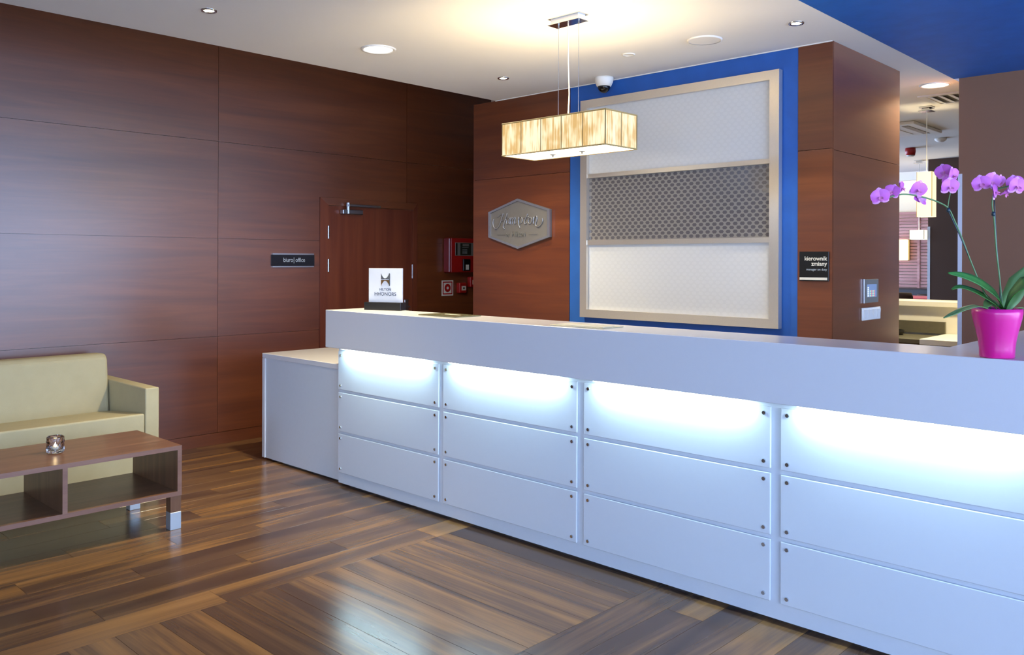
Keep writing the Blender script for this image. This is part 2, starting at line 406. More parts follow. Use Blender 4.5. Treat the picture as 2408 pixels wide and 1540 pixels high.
# ------------------------------------------------------------------ back wall and pillar
wb = struct('wall_back', bx(B(), -5.28, XP - .02, YB + .02, YB + .14, 0, H), 'wood_x', 'wall behind the counter with wood panels and a blue plaster field', 'wall')
def bw(u, v, d): return (u, YB - d, v)
XB0, XB1, XB2, ZS = -5.294, -4.214, -2.363, 2.195
for (x0, x1) in ((XB0, XB1), (XB2, XP)):
    for (z0, z1) in ((.0, ZS), (ZS, H)):
        wpanel([(x0 + G, z0 + G), (x1 - (0 if x1 == XP else G), z0 + G), (x1 - (0 if x1 == XP else G), z1 - G), (x0 + G, z1 - G)], wb, bw, 'wood_x')
wpanel([(XB1 + .001, 0), (XB2 - .001, 0), (XB2 - .001, H), (XB1 + .001, H)], wb, bw, 'blue', -.02, -.004, name='blue_plaster_field')
obj('wood_edge', bx(B(), XB0, XB0 + .02, YB + .001, YB + .14, 0, H), 'wood_z', wb)
YPF = 6.215
wp = struct('wall_pillar', bx(B(), XP - .3, XP - .02, YB + .14, YPF, 0, H), 'wood_y', 'wood clad return wall carrying the touch panel and switches', 'wall')
def pw(u, v, d): return (XP + d, u, v)
for z0, z1 in ((0, ZS - .008), (ZS - .008, H)):
    wpanel([(YB + .0201, z0 + G), (YPF, z0 + G), (YPF, z1 - G), (YB + .0201, z1 - G)], wp, pw, 'wood_y')
# ------------------------------------------------------------------ other walls
wr = struct('wall_brown', bx(B(), -1.91, XR, YBR, YBR + .14, 0, H), 'brown', 'smooth brown wall behind the orchid under the blue ceiling', 'wall')
g = B(); bx(g, -1.914, -1.886, YBR - .004, YBR, 0, 2.15); bx(g, -1.914, -1.91, YBR, YBR + .03, 0, 2.15)
obj('corner_guard', g, 'guard', wr)
YD = 11.78
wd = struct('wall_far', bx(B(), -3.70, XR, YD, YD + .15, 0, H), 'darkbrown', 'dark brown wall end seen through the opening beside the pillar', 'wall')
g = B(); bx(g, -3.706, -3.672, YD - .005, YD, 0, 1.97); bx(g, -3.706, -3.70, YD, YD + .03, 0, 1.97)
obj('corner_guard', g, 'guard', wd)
struct('wall_bar_side', bx(B(), XR, XR + .12, YBR, YD + .15, 0, H), 'cream', 'pale unseen wall added beside the bar room to shut out sky light', 'wall')  # unseen wall, added to keep open sky from lighting the dark far wall
struct('wall_dining', bx(B(), -9, 1, 14.9, 15.05, 0, 3.3), 'cream', 'pale dining room wall above the pink slats', 'wall')
struct('wall_passage', bx(bx(B(), XW - .2, -5.1, 8.4, 8.55, 0, ZT), -5.22, -5.1, YB + .14, 8.4, 0, ZT), 'cream', 'end wall of the passage past the office door', 'wall')
# window walls behind and to the right of the camera
def winwall(name, label, axis, val, u0, u1, opens, z0, z1):
    bm = B()
    def add(a, b2, c, d):
        if axis == 'y': bx(bm, a, b2, val - .12, val, c, d)
        else: bx(bm, val, val + .12, a, b2, c, d)
    edges = [u0] + [e for o in opens for e in o] + [u1]
    for k in range(0, len(edges), 2): add(edges[k], edges[k + 1], 0, H)
    for a, b2 in opens: add(a, b2, 0, z0); add(a, b2, z1, H)
    o = struct(name, bm, 'cream', label, 'wall')
    return o
RO = [(-.1, 1.65), (1.8, 3.5)]
SO = [(-3.2, -.9), (-.75, 1.6), (1.75, 4.1), (4.25, 6.65)]
winwall('wall_rear', 'lobby wall with two tall windows facing the counter', 'y', YR, XW - .2, XR, RO, .12, 2.78)
winwall('wall_right', 'lobby side wall with a row of tall windows', 'x', XR, YR, YBR, SO, .12, 2.78)
nwin = 0
for axis, val, opens in (('y', YR, RO), ('x', XR, SO)):
    for a, b2 in opens:
        nwin += 1; bm = B()
        for (p, q, c, d) in ((a, a + .05, .12, 2.78), (b2 - .05, b2, .12, 2.78), (a, b2, .12, .17), (a, b2, 2.73, 2.78), ((a + b2) / 2 - .025, (a + b2) / 2 + .025, .12, 2.78)):
            if axis == 'y': bx(bm, p, q, val - .09, val - .03, c, d)
            else: bx(bm, val + .03, val + .09, p, q, c, d)
        struct('window_%d' % nwin, bm, 'greypl', 'grey framed tall window number %s from the corner by the left wall' % ('one two three four five six seven'.split()[nwin - 1]), 'window')

# ------------------------------------------------------------------ ceilings
struct('ceiling', bx(B(), XE, XBL, YR, YBR + .14, H, ZT), 'ceil', 'white lowered ceiling over the reception', 'ceiling')
struct('ceiling_recess', bx(B(), XW - .2, XE, YR, 8.55, ZT, ZT + .1), 'ceil', 'raised ceiling strip along the panelled wall', 'ceiling')
struct('ceiling_blue', bx(B(), XBL, XR, YR, YBR, H, ZT), 'blueceil', 'bright blue plaster ceiling beside the white ceiling', 'ceiling')
struct('ceiling_far', bx(B(), -9, XR, YBR + .14, 13.2, H, ZT), 'ceil', 'white ceiling of the bar and dining room', 'ceiling')
struct('ceiling_dining', bx(B(), -9, XR, 13.2, 15.05, 3.3, ZT), 'ceil', 'raised ceiling over the dining room end', 'ceiling')
tag(obj('trim_1', bx(B(), XE, XP, YB - .008, YB, H - .006, H), 'ceil'), 'thin white bead where the ceiling meets the back wall', 'trim', kind='structure')

# ------------------------------------------------------------------ reception counter
YF = 3.302; CT, CB = 1.175, .93; CX0, CX1 = -4.742, -.25
rc = thing('reception_counter', 'long white reception counter with glowing screwed acrylic panels', 'counter', (-2.6, 3.6, 0))
obj('kick', bx(B(), -4.70, CX1, 3.37, 3.62, 0, .0195), 'plinth', rc)
obj('plinth_body', bx(B(), -4.738, CX1, 3.304, 3.55, .02, CB), 'plinth', rc)
obj('return_body', bx(B(), -1.0, CX1, 3.55, 5.2, .012, CB), 'plinth', rc)
cap = B()
prism(cap, [(CX0, 3.20), (CX1, 3.20), (CX1, 5.2), (-1.03, 5.2), (-1.03, 3.535), (CX0, 3.535)], lambda u, v, d: (u, v, d), CB, CT)
bmesh.ops.bevel(cap, geom=[e for e in cap.edges], offset=.002, segments=1, affect='EDGES')
obj('ledge', cap, 'white', rc)
obj('desk_top', bx(B(), -4.7, -1.03, 3.55, 4.15, .72, .75), 'white', rc)
colx = [(-4.730, -3.722), (-3.684, -2.682), (-2.639, -1.646), (-1.603, -.602)]
rowz = [(.642, .899), (.366, .624), (.091, .349)]
pm = {}
for ci, (x0, x1) in enumerate(colx):
    for z0, z1 in rowz:
        p = obj('acrylic_panel', bx(B(), x0, x1, YF - .010, YF, z0, z1, .0038, 2), 'acrylic', rc)
        for sx in (x0 + .03, x1 - .03):
            for sz in (z0 + .028, z1 - .028):
                s = B(); cyl(s, (sx, YF + .001, sz), (sx, YF - .011, sz), .006, n=10); cyl(s, (sx, YF - .0101, sz), (sx, YF - .0155, sz), .0095, .008, n=14)
                obj('screw', s, 'chrome', p)
    ls = obj('led_strip', bx(B(), x0 + .09, x1 - .09, YF - .052, YF - .036, CB - .012, CB - .001), 'led', rc)
    ls['label'] = 'cool white light strip under the ledge'
    light('AREA', 'led_light', ((x0 + x1) / 2, YF - .044, CB - .014), P_LED, COOL, rc, shape='RECTANGLE', size=x1 - x0 - .18, size_y=.014, spread=PI)

# low cabinet at the end of the counter
sc = thing('side_cabinet', 'low white cabinet between the counter end and the wood wall', 'cabinet', (-5.26, 3.7, 0))
obj('kick', bx(B(), -5.74, -4.745, 3.40, 4.2, 0, .0155), 'plinth', sc)
obj('top', bx(B(), -5.775, -4.745, 3.335, 4.2, .765, .80, .002), 'white', sc)
obj('side_panel', bx(B(), -5.775, -5.737, 3.335, 4.2, .016, .764, .002), 'white', sc)
obj('front_panel', bx(B(), -5.735, -4.745, 3.345, 3.37, .016, .763), 'plinth', sc)
obj('body', bx(B(), -5.73, -4.76, 3.372, 4.19, .016, .762), 'plinth', sc)

# things on the ledge
sg = thing('sign_stand', 'small white print panel in a black base standing on the counter ledge', 'sign', (-4.42, 3.42, CT))
p0 = Vector((on(855.9, 728.6, 'z', CT).x, on(855.9, 728.6, 'z', CT).y, CT)); p1 = on(941.8, 730.9, 'z', CT)
ex = (p1 - p0); SL = ex.length; ex.normalize(); ey = Vector((-ex.y, ex.x, 0))
def sf(u, v, w): q = p0 + ex * u + ey * v; return (q.x, q.y, CT + w)
def sbox(name, u0, u1, v0, v1, w0, w1, mat, bev=.002, parent=sg):
    bm = bx(B(), u0, u1, v0, v1, w0, w1, bev)
    for vv in bm.verts: vv.co = sf(*vv.co)
    return obj(name, bm, mat, parent)
sbox('base', 0, SL, 0, .075, 0, .052, 'black')
pan = sbox('print_panel', .018, SL - .004, .030, .042, .051, .275, 'paper', .001)
zf = .0285
uo = (0.018 + SL - .004) / 2
def sline(n, body, size, u, w, mat='navy', sx=1.0, fat=0): return text(n, body, size, mat, pan, sf(u, zf, w), ex, UP, .0004, 'CENTER', fat, sx)
sline('lettering', 'HILTON', .0245, uo + .0, .128, sx=.98)
sline('lettering', 'HHONORS', .0335, uo + .0, .095, sx=.98)
arc = [(uo - .030 + .060 * t, .2085 + .034 * (1 - math.sin(PI * t) ** .75)) for t in [k / 14 for k in range(15)]]
em = B(); prism(em, [(uo - .030, .204)] + arc + [(uo + .030, .204)], lambda u, v, d: sf(u, zf - d, v), 0, .003); obj('emblem', em, 'chrome', pan)
arc2 = [(u, .402 - v) for u, v in arc]
em = B(); prism(em, [(uo - .030, .198)] + arc2 + [(uo + .030, .198)], lambda u, v, d: sf(u, zf - d, v), 0, .003); obj('emblem', em, 'bronze', pan)
em = B(); prism(em, [(uo + .030, .244), (uo + .037, .240), (uo + .037, .162), (uo + .030, .158)], lambda u, v, d: sf(u, zf - d, v), 0, .003); obj('emblem', em, 'chrome', pan)

mt = thing('desk_mat', 'dark olive glass mat lying on the counter ledge', 'mat', (-3.73, 3.39, CT))
obj('plate', bx(B(), -3.90, -3.57, 3.285, 3.49, CT + .0005, CT + .006, .001), 'mat_dark', mt)
tx = bx(B(), -3.80, -3.67, 3.40, 3.42, CT + .006, CT + .0064); obj('print', tx, 'textwhite', mt)
pd = thing('paper_pad', 'pale paper pad lying on the counter ledge', 'pad', (-2.66, 3.33, CT))
obj('sheet', bx(B(), -2.83, -2.49, 3.25, 3.42, CT + .0005, CT + .004, .0008), 'mat_light', pd)
obj('sheet', bx(B(), -2.80, -2.50, 3.265, 3.36, CT + .0045, CT + .007, .0008), 'barwhite', pd)

# ------------------------------------------------------------------ coffee table, candle, sofa
ct = thing('coffee_table', 'walnut open coffee table with chrome feet in front of the sofa', 'table', (-4.9, 1.55, 0))
TX0, TX1, TY0, TY1, TZ0, TZ1, TT = -5.20, -4.6, .93, 2.161, .187, .465, .024
def board(name, x0, x1, y0, y1, z0, z1, mat, edge='x'):
    bm = bx(B(), x0, x1 - .0015, y0, y1, z0, z1); o = obj(name, bm, mat, ct)
    obj('edge_band', bx(B(), x1 - .0014, x1, y0, y1, z0, z1), 'table_edge', o); return o
board('table_top', TX0, TX1, TY0, TY1, TZ1 - TT, TZ1, 'table')
board('shelf', TX0, TX1, TY0, TY1, TZ0, TZ0 + TT, 'table')
board('side_panel', TX0, TX1, TY0, TY0 + TT, TZ0 + TT, TZ1 - TT, 'table_z')
board('side_panel', TX0, TX1, TY1 - TT, TY1, TZ0 + TT, TZ1 - TT, 'table_z')
board('divider', TX0, TX1, 1.540, 1.564, TZ0 + TT, TZ1 - TT, 'table_z')
for lx in (TX0 + .002, TX1 - .057):
    for ly in (TY0 + .003, TY1 - .063):
        lg = obj('leg', bx(B(), lx, lx + .055, ly, ly + .06, .098, TZ0, .001), 'table_z', ct)
        obj('chrome_foot', bx(B(), lx - .001, lx + .056, ly - .001, ly + .061, 0, .0975, .002), 'satin', lg)
cpos = on(130, 1064, 'z', TZ1)
cn = thing('candle_holder', 'faceted glass tealight holder with a lit candle on the coffee table', 'candle', (cpos.x, cpos.y, TZ1))
CR = .041
def bumpf(r, z, i, k): return r + (.0042 * math.cos(2 * PI * i / 4 + (PI if (k // 2) % 2 else 0)) if .004 < z < .086 and r > .034 else 0)
gl = B()
pf = [(.0, .0), (.036, .0), (.040, .004)] + [(.0405, .01 + .009 * k) for k in range(9)] + [(.038, .088), (.0345, .088), (.033, .08), (.0325, .02), (.030, .016), (0, .016)]
lathe(gl, pf, (cpos.x, cpos.y, TZ1 + .0006), 40, bumpf); obj('glass_cup', gl, 'glass', cn, True)
wx = B(); lathe(wx, [(0, .0165), (.019, .0165), (.0195, .03), (0, .031)], (cpos.x, cpos.y, TZ1), 20); ca = obj('tealight', wx, 'wax', cn, True)
fm = B(); lathe(fm, [(0, .031), (.004, .036), (.0045, .041), (.002, .050), (0, .056)], (cpos.x, cpos.y, TZ1), 12); obj('flame', fm, 'flame', ca, True)

sf_ = thing('sofa', 'lime beige upholstered sofa against the wood wall', 'sofa', (-6.0, 1.5, 0))
SY0, SY1 = .45, 2.474; AR = .092
def soft(bm, off, seg=3):
    bmesh.ops.bevel(bm, geom=list(bm.edges), offset=off, segments=seg, profile=.5, affect='EDGES'); return bm
sb = prism(B(), [(-6.40, .06), (-5.602, .06), (-5.602, .487), (-6.16, .438), (-6.40, .43)], lambda u, v, d: (u, d, v), SY0 + AR + .002, SY1 - AR - .002)
obj('seat', soft(sb, .012), 'sofa', sf_, False)
bk = prism(B(), [(-6.455, .06), (-6.27, .40), (-6.165, .40), (-6.205, .81), (-6.42, .83), (-6.46, .6)], lambda u, v, d: (u, d, v), SY0 + AR + .004, SY1 - AR + .02)
bk.free()
bk = prism(B(), [(-6.465, .10), (-6.17, .10), (-6.178, .44), (-6.215, .805), (-6.255, .835), (-6.40, .83), (-6.45, .78)], lambda u, v, d: (u, d, v), SY0 + AR + .004, SY1 - AR - .004)
obj('backrest', soft(bk, .022), 'sofa', sf_, False)
for ay in (SY0, SY1 - AR):
    ab = bx(B(), -6.45, -5.60, ay, ay + AR, .06, .652); obj('armrest', soft(ab, .008), 'sofa', sf_, False)
for fx in (-6.38, -5.7):
    for fy in (SY0 + .1, SY1 - .15):
        obj('foot', bx(B(), fx, fx + .05, fy, fy + .05, 0, .06), 'chrome', sf_)

# ------------------------------------------------------------------ office sign, alarm gear on the left wall
os_ = thing('office_sign', 'dark glass office door sign with silver rails', 'sign', (XW, 4.04, 1.5))
obj('rail', prism(B(), [(3.835, 1.549), (4.245, 1.549), (4.245, 1.561), (3.835, 1.561)], lw, .001, .016), 'steel', os_)
obj('rail', prism(B(), [(3.835, 1.440), (4.245, 1.440), (4.245, 1.452), (3.835, 1.452)], lw, .001, .016), 'steel', os_)
sp = obj('glass_plate', prism(B(), [(3.826, 1.453), (4.252, 1.453), (4.252, 1.548), (3.826, 1.548)], lw, .001, .014), 'signblack', os_)
text('lettering', 'biuro', .052, 'textgrey', sp, (XW + .0146, 3.938, 1.487), (0, 1, 0), UP, .0004, sx=.86)
text('lettering', '|', .056, 'textgrey', sp, (XW + .0146, 4.036, 1.487), (0, 1, 0), UP, .0004)
text('lettering', 'office', .052, 'textgrey', sp, (XW + .0146, 4.058, 1.487), (0, 1, 0), UP, .0004, sx=.86)

fa = thing('fire_alarm_cabinet', 'red fire alarm control panel with keypad beside the office door', 'alarm panel', (XW, 6.05, 1.38))
obj('housing', bx(B(), XW + .001, XW + .085, 5.83, 6.25, 1.382, 1.735, .006), 'red', fa)
obj('hinge_edge', bx(B(), XW + .001, XW + .095, 5.795, 5.828, 1.380, 1.737, .01), 'darkred', fa)
XF = XW + .0865
dm = obj('display_module', bx(B(), XW + .082, XF, 5.885, 6.215, 1.553, 1.690, .002), 'greypl', fa)
obj('strip', bx(B(), XF, XF + .001, 5.89, 5.915, 1.56, 1.683), 'keypad', dm)
obj('keypad', bx(B(), XF, XF + .002, 5.955, 6.105, 1.56, 1.683), 'keypad', dm)
obj('screen', bx(B(), XF + .002, XF + .003, 5.985, 6.075, 1.652, 1.675), 'greypl', dm)
for r in range(5):
    for c in range(5 if r == 0 else 4):
        obj('key', bx(B(), XF + .002, XF + .0045, 5.985 + c * .018, 5.993 + c * .018, 1.637 - r * .013 - (.01 if r else 0), 1.643 - r * .013 - (.01 if r else 0)), 'textgrey', dm)
obj('strip', bx(B(), XF, XF + .001, 6.16, 6.21, 1.56, 1.683), 'offwhite', dm)
lk = obj('key_switch', bx(B(), XW + .084, XW + .105, 5.985, 6.085, 1.398, 1.52, .004), 'black', fa)
obj('label_disc', bx(B(), XW + .105, XW + .106, 6.015, 6.06, 1.41, 1.462, .0), 'offwhite', lk)
fs = thing('fire_alarm_sign', 'square red and white sign with a red ring', 'sign', (XW, 5.85, 1.14))
obj('plate', prism(B(), [(5.775, 1.143), (5.932, 1.143), (5.932, 1.300), (5.775, 1.300)], lw, .001, .005), 'offwhite', fs)
for pts in ([(5.788, 1.156), (5.919, 1.156), (5.919, 1.168), (5.788, 1.168)], [(5.788, 1.276), (5.919, 1.276), (5.919, 1.288), (5.788, 1.288)],
            [(5.788, 1.168), (5.799, 1.168), (5.799, 1.276), (5.788, 1.276)], [(5.908, 1.168), (5.919, 1.168), (5.919, 1.276), (5.908, 1.276)]):
    obj('border', prism(B(), pts, lw, .005, .006), 'red', fs)
rg = B(); n = 24
cyl(rg, (XW + .005, 5.8535, 1.222), (XW + .0065, 5.8535, 1.222), .042, n=28); obj('ring', rg, 'red', fs)
rg = B(); cyl(rg, (XW + .0065, 5.8535, 1.222), (XW + .0075, 5.8535, 1.222), .015, n=20); obj('dot', rg, 'offwhite', fs)
def callpoint(y0, z0, label, wide):
    t = thing('alarm_call_point', label, 'alarm button', (XW, y0 + .05, z0), 'alarm buttons on the wood wall')
    obj('housing', bx(B(), XW + .001, XW + .055, y0, y0 + .105, z0, z0 + .11, .012, 3), 'red', t)
    obj('plate', bx(B(), XW + .055, XW + .057, y0 + .03, y0 + .09, z0 + .03, z0 + .075), 'offwhite', t)
    rg = B(); cyl(rg, (XW + .057, y0 + .06, z0 + .052), (XW + .059, y0 + .06, z0 + .052), .011, n=14); obj('button', rg, 'black', t)
    return t
callpoint(5.975, 1.165, 'red alarm button right beside the square red ring sign', 0)
callpoint(6.13, 1.225, 'red alarm button directly below the fire alarm panel, half hidden by the wall edge', 0)

# ------------------------------------------------------------------ hexagon sign
hx = thing('hexagon_sign', 'grey metal hexagon sign with raised script lettering', 'sign', (-4.77, YB, 1.8))
YH = YB - .03
outer = [on(*q, 'y', YH) for q in ((1216, 467), (1292, 491.5), (1292, 557), (1217, 585), (1148, 558), (1148, 499))]
oc = sum(outer, Vector()) / 6
outer2 = [(p.x, p.z) for p in outer]; inner2 = [(oc.x + (p.x - oc.x) * .925, oc.z + (p.z - oc.z) * .91) for p in outer]
obj('plate', prism(B(), outer2, lambda u, v, d: (u, d, v), YB - .002, YB - .02), 'signgrey', hx)
rim = B()
for k in range(6):
    a, b2, c, d = outer2[k], outer2[(k + 1) % 6], inner2[(k + 1) % 6], inner2[k]
    prism(rim, [a, b2, c, d], lambda u, v, dd: (u, dd, v), YB - .02, YH)
obj('rim', rim, 'signrim', hx)
YL = YB - .026
def hp(cx_, cy_): return on(1100 + cx_ / 7.7, 420 + cy_ / 7.7, 'y', YL)
strokes = [
 ([(470, 735), (455, 800), (470, 875), (510, 915), (550, 880), (585, 810), (612, 720), (640, 630)], 6),
 ([(545, 700), (575, 665), (615, 650), (655, 640)], 4),
 ([(715, 628), (690, 700), (660, 800), (640, 880), (668, 912)], 7),
 ([(590, 775), (640, 755), (690, 745)], 4),
 ([(752, 715), (728, 708), (700, 760), (702, 815), (725, 812), (748, 765), (758, 710), (745, 790), (752, 818), (772, 800)], 5),
 ([(782, 705), (772, 770), (766, 828)], 6), ([(774, 770), (800, 705), (818, 715), (808, 775), (802, 826)], 5),
 ([(810, 770), (838, 702), (858, 712), (848, 780), (852, 818), (875, 800)], 5),
 ([(925, 692), (918, 760), (922, 830), (945, 890)], 6), ([(915, 770), (940, 702), (972, 702), (985, 745), (972, 800), (935, 818)], 5),
 ([(1082, 640), (1055, 700), (1025, 780), (1035, 822), (1065, 800)], 6), ([(1005, 708), (1050, 700), (1100, 690)], 4),
 ([(1125, 700), (1100, 735), (1098, 795), (1125, 818), (1155, 780), (1158, 725), (1130, 698)], 5),
 ([(1190, 690), (1186, 760), (1185, 822)], 6), ([(1188, 770), (1215, 690), (1248, 682), (1250, 740), (1228, 810), (1240, 860), (1285, 865), (1330, 820), (1355, 765), (1352, 715)], 6),
]
pl = B()
for pts, rr in strokes:
    tube(pl, [hp(*p) for p in [tuple(v)[:2] for v in spline([(a, c, 0) for a, c in pts], 4)]], rr / 7.7 * .0034 * 1.75, 7)
obj('script_lettering', pl, 'signrim', hx, True)
q0 = hp(692, 1042); text('lettering', 'by', .040, 'greypl', hx, (q0.x, YL, q0.z), (1, 0, 0), UP, .002)
q0 = hp(790, 1048); text('lettering', 'Hilton', .062, 'greypl', hx, (q0.x, YL, q0.z), (1, 0, 0), UP, .002, fat=.0006)
for a, c in (((525, 1018), (680, 1014)), ((1105, 1003), (1255, 1000))):
    l2 = B(); tube(l2, [hp(*a), hp(*c)], .0018, 6); obj('rule', l2, 'greypl', hx)

# ------------------------------------------------------------------ framed display on the blue wall
ds = thing('wall_display', 'large framed display of dotted glass panes on the blue wall', 'display', (-3.28, YB, 1.07))
YFR = YB - .05; YG = YB - .02
oL, oR, oT, oB = on(1364, 500, 'y', YFR).x, on(1831, 500, 'y', YFR).x, on(1600, 199.5, 'y', YFR).z, on(1600, 759.5, 'y', YFR).z
iL, iR = on(1377.5, 500, 'y', YFR).x, on(1811, 500, 'y', YFR).x
fw = .062; iL, iR, iT, iB = oL + fw, oR - fw * 1.05, oT - .06, oB + .06
def dfm(u, v, d): return (u, d, v)
for pts in ([(oL, oB), (iL, iB), (iL, iT), (oL, oT)], [(oR, oT), (iR, iT), (iR, iB), (oR, oB)], [(oL, oT), (iL, iT), (iR, iT), (oR, oT)], [(oR, oB), (iR, iB), (iL, iB), (oL, oB)]):
    obj('frame_rail', prism(B(), pts, dfm, YB - .003, YFR), 'champ', ds)
z1a, z1b = on(1600, 391, 'y', YFR + .01).z, on(1600, 401.5, 'y', YFR + .01).z
z2a, z2b = on(1600, 561.5, 'y', YFR + .01).z, on(1600, 573, 'y', YFR + .01).z
for za, zb in ((z1b, z1a), (z2b, z2a)):
    obj('cross_rail', bx(B(), iL, iR, YFR + .006, YG + .01, za, zb), 'champ', ds)
panes = [(iB, z2b, 'glasspane', 'etch'), (z2a, z1b, 'midpane', 'middot'), (z1a, iT, 'glasspane', 'etch')]
DX, DZs, HWX, HHZ = .0513, .0257, .0182, .0112
for za, zb, mp_, md_ in panes:
    p = obj('glass_pane', bx(B(), iL - .005, iR + .005, YG, YG + .008, za, zb), mp_, ds)
    dots = B(); r = 0; z = za + .018
    while z < zb - .012:
        x = iL + .02 + (DX / 2 if r % 2 else 0)
        while x < iR - .018:
            dots.faces.new([dots.verts.new((x + a * HWX, YG - .0008, z + c * HHZ)) for a, c in ((-1, 0), (-.55, -1), (.55, -1), (1, 0), (.55, 1), (-.55, 1))])
            x += DX
        r += 1; z += DZs
    o = obj('etched_dots', dots, md_, p); o['kind'] = 'stuff'
# ------------------------------------------------------------------ signs and controls by the pillar
ms = thing('manager_sign', 'square black plaque with white lettering on the wood pillar', 'sign', (-2.25, YB, 1.38))
mx0, mx1, mz0, mz1 = -2.344, -2.158, 1.384, 1.565
mp_ = obj('plate', bx(B(), mx0, mx1, YB - .014, YB - .001, mz0, mz1, .0015), 'signblack2', ms)
obj('name_strip', bx(B(), mx0 + .004, mx1 - .008, YB - .018, YB - .013, mz0 + .006, mz0 + .022), 'textwhite', ms)
yt = YB - .0145
text('lettering', 'kierownik', .036, 'textwhite', mp_, (mx1 - .010, yt, 1.511), (1, 0, 0), UP, .0004, 'RIGHT', .0005, .98)
text('lettering', 'zmiany', .036, 'textwhite', mp_, (mx1 - .010, yt, 1.479), (1, 0, 0), UP, .0004, 'RIGHT', .0005, .98)
text('lettering', 'manager on duty', .0195, 'textgrey', mp_, (mx1 - .010, yt, 1.449), (1, 0, 0), UP, .0003, 'RIGHT', 0, .98)
tp = thing('touch_panel', 'grey wall touch panel with a lit screen above the switches', 'touch panel', (XP, 5.67, 1.24))
obj('housing', bx(B(), XP + .001, XP + .011, 5.565, 5.80, 1.235, 1.390, .002), 'greypl', tp)
obj('side_trim', bx(B(), XP + .001, XP + .013, 5.553, 5.564, 1.234, 1.392, .001), 'steel', tp)
scn = obj('screen', bx(B(), XP + .011, XP + .012, 5.60, 5.765, 1.272, 1.356), 'screen', tp)
for r in range(5): obj('icon', bx(B(), XP + .012, XP + .0125, 5.606, 5.632, 1.276 + r * .0135, 1.285 + r * .0135), 'screen_w', scn)
for r in range(3):
    for c in range(4): obj('icon', bx(B(), XP + .012, XP + .0125, 5.645 + c * .024, 5.663 + c * .024, 1.276 + r * .015, 1.287 + r * .015), 'screen_r' if c % 2 else 'screen_g', scn)
ls = thing('light_switch', 'white four rocker light switch under the touch panel', 'switch', (XP, 5.68, 1.12))
obj('plate', bx(B(), XP + .001, XP + .011, 5.528, 5.84, 1.122, 1.204, .004, 2), 'offwhite', ls)
for k in range(4):
    y0 = 5.549 + k * .0735
    obj('rocker', prism(B(), [(0.011, 1.137), (.0145, 1.137), (.02, 1.192), (.011, 1.192)], lambda u, v, d: (XP + u, d, v), y0, y0 + .05), 'offwhite', ls)

# ------------------------------------------------------------------ ceiling fittings
SPOT_GROUP = 'small recessed spotlights'
def spot(x, y, label, lit=True, power=P_SPOT, r=.042):
    t = thing('recessed_spotlight', label, 'spotlight', (x, y, H), SPOT_GROUP)
    rg = B(); lathe(rg, [(r * .62, -.001), (r * .7, -.004), (r, -.005), (r * 1.03, 0)], (x, y, H), 28)
    rg.free(); rg = B()
    prof = [(r * .66, .0), (r * .70, -.006), (r * .98, -.007), (r * 1.02, -.0005)]
    rings = []
    lathe2(rg, prof, (x, y, H), 28); obj('ring', rg, 'chrome' if lit else 'lampwhite', t, True)
    d = B(); cyl(d, (x, y, H - .003), (x, y, H - .0005), r * .66, n=24); obj('lens', d, 'lens' if lit else 'lampwhite', t)
    if lit:
        light('SPOT', 'spot_light', (x, y, H - .012), power, NEUT, t, spot_size=math.radians(84), spot_blend=.8, shadow_soft_size=.03)
    return t
def lathe2(bm, prof, o, n):
    o = Vector(o); rings = [[bm.verts.new(o + Vector((r * math.cos(2 * PI * i / n), r * math.sin(2 * PI * i / n), z))) for i in range(n)] for r, z in prof]
    for a, c in zip(rings, rings[1:]):
        for i in range(n): bm.faces.new((a[i], a[(i + 1) % n], c[(i + 1) % n], c[i]))
    bmesh.ops.recalc_face_normals(bm, faces=bm.faces[:])
spot(-4.346, 2.183, 'small lit chrome spotlight in the ceiling above the sofa end')
spot(-4.355, 4.475, 'small lit chrome spotlight in the ceiling near the left end of the back wall')
spot(-2.138, 4.567, 'small lit chrome spotlight in the ceiling beside the wood pillar')
spot(-3.257, 4.516, 'small unlit white spotlight in the ceiling before the framed display', False)
def down(x, y, label, power, r=.112, spread=math.radians(150)):
    t = thing('recessed_downlight', label, 'downlight', (x, y, H), 'large round downlights')
    rg = B(); lathe2(rg, [(r * .80, -.002), (r * .84, -.008), (r * .97, -.010), (r, -.0005)], (x, y, H), 40); obj('ring', rg, 'lampwhite', t, True)
    d = B(); cyl(d, (x, y, H - .004), (x, y, H - .0005), r * .80, n=36); obj('lens', d, 'lensbig', t)
    light('AREA', 'down_light', (x, y, H - .014), power, NEUT, t, shape='DISK', size=r * 1.6, spread=spread)
    return t
down(-4.344, 3.322, 'large round lit downlight in the ceiling above the low cabinet', P_DOWN)
down(-2.111, 6.873, 'large round lit downlight in the ceiling over the opening past the pillar', P_DOWN)
spk = thing('ceiling_speaker', 'round flush white speaker cover in the ceiling', 'speaker', (-2.706, 4.535, H))
d = B(); cyl(d, (-2.706, 4.535, H - .006), (-2.706, 4.535, H - .0005), .098, n=40); obj('grille', d, 'ceil', spk)
rg = B(); lathe2(rg, [(.096, -.009), (.104, -.008), (.106, -.0005)], (-2.706, 4.535, H), 40); obj('ring', rg, 'ceil', spk, True)
dc = thing('dome_camera', 'white dome security camera on the ceiling above the display', 'camera', (-3.80, 4.965, H))
d = B(); lathe(d, [(.068, 0), (.070, -.012), (.066, -.035), (.052, -.066), (.040, -.068)], (-3.80, 4.965, H), 32); obj('housing', d, 'lampwhite', dc, True)
d = B(); lathe(d, [(.047, -.066)] + [(.047 * math.cos(a), -.066 - .048 * math.sin(a)) for a in [k * PI / 2 / 7 for k in range(1, 7)]] + [(.0, -.114)], (-3.80, 4.965, H), 28); obj('dome', d, 'dome', dc, True)

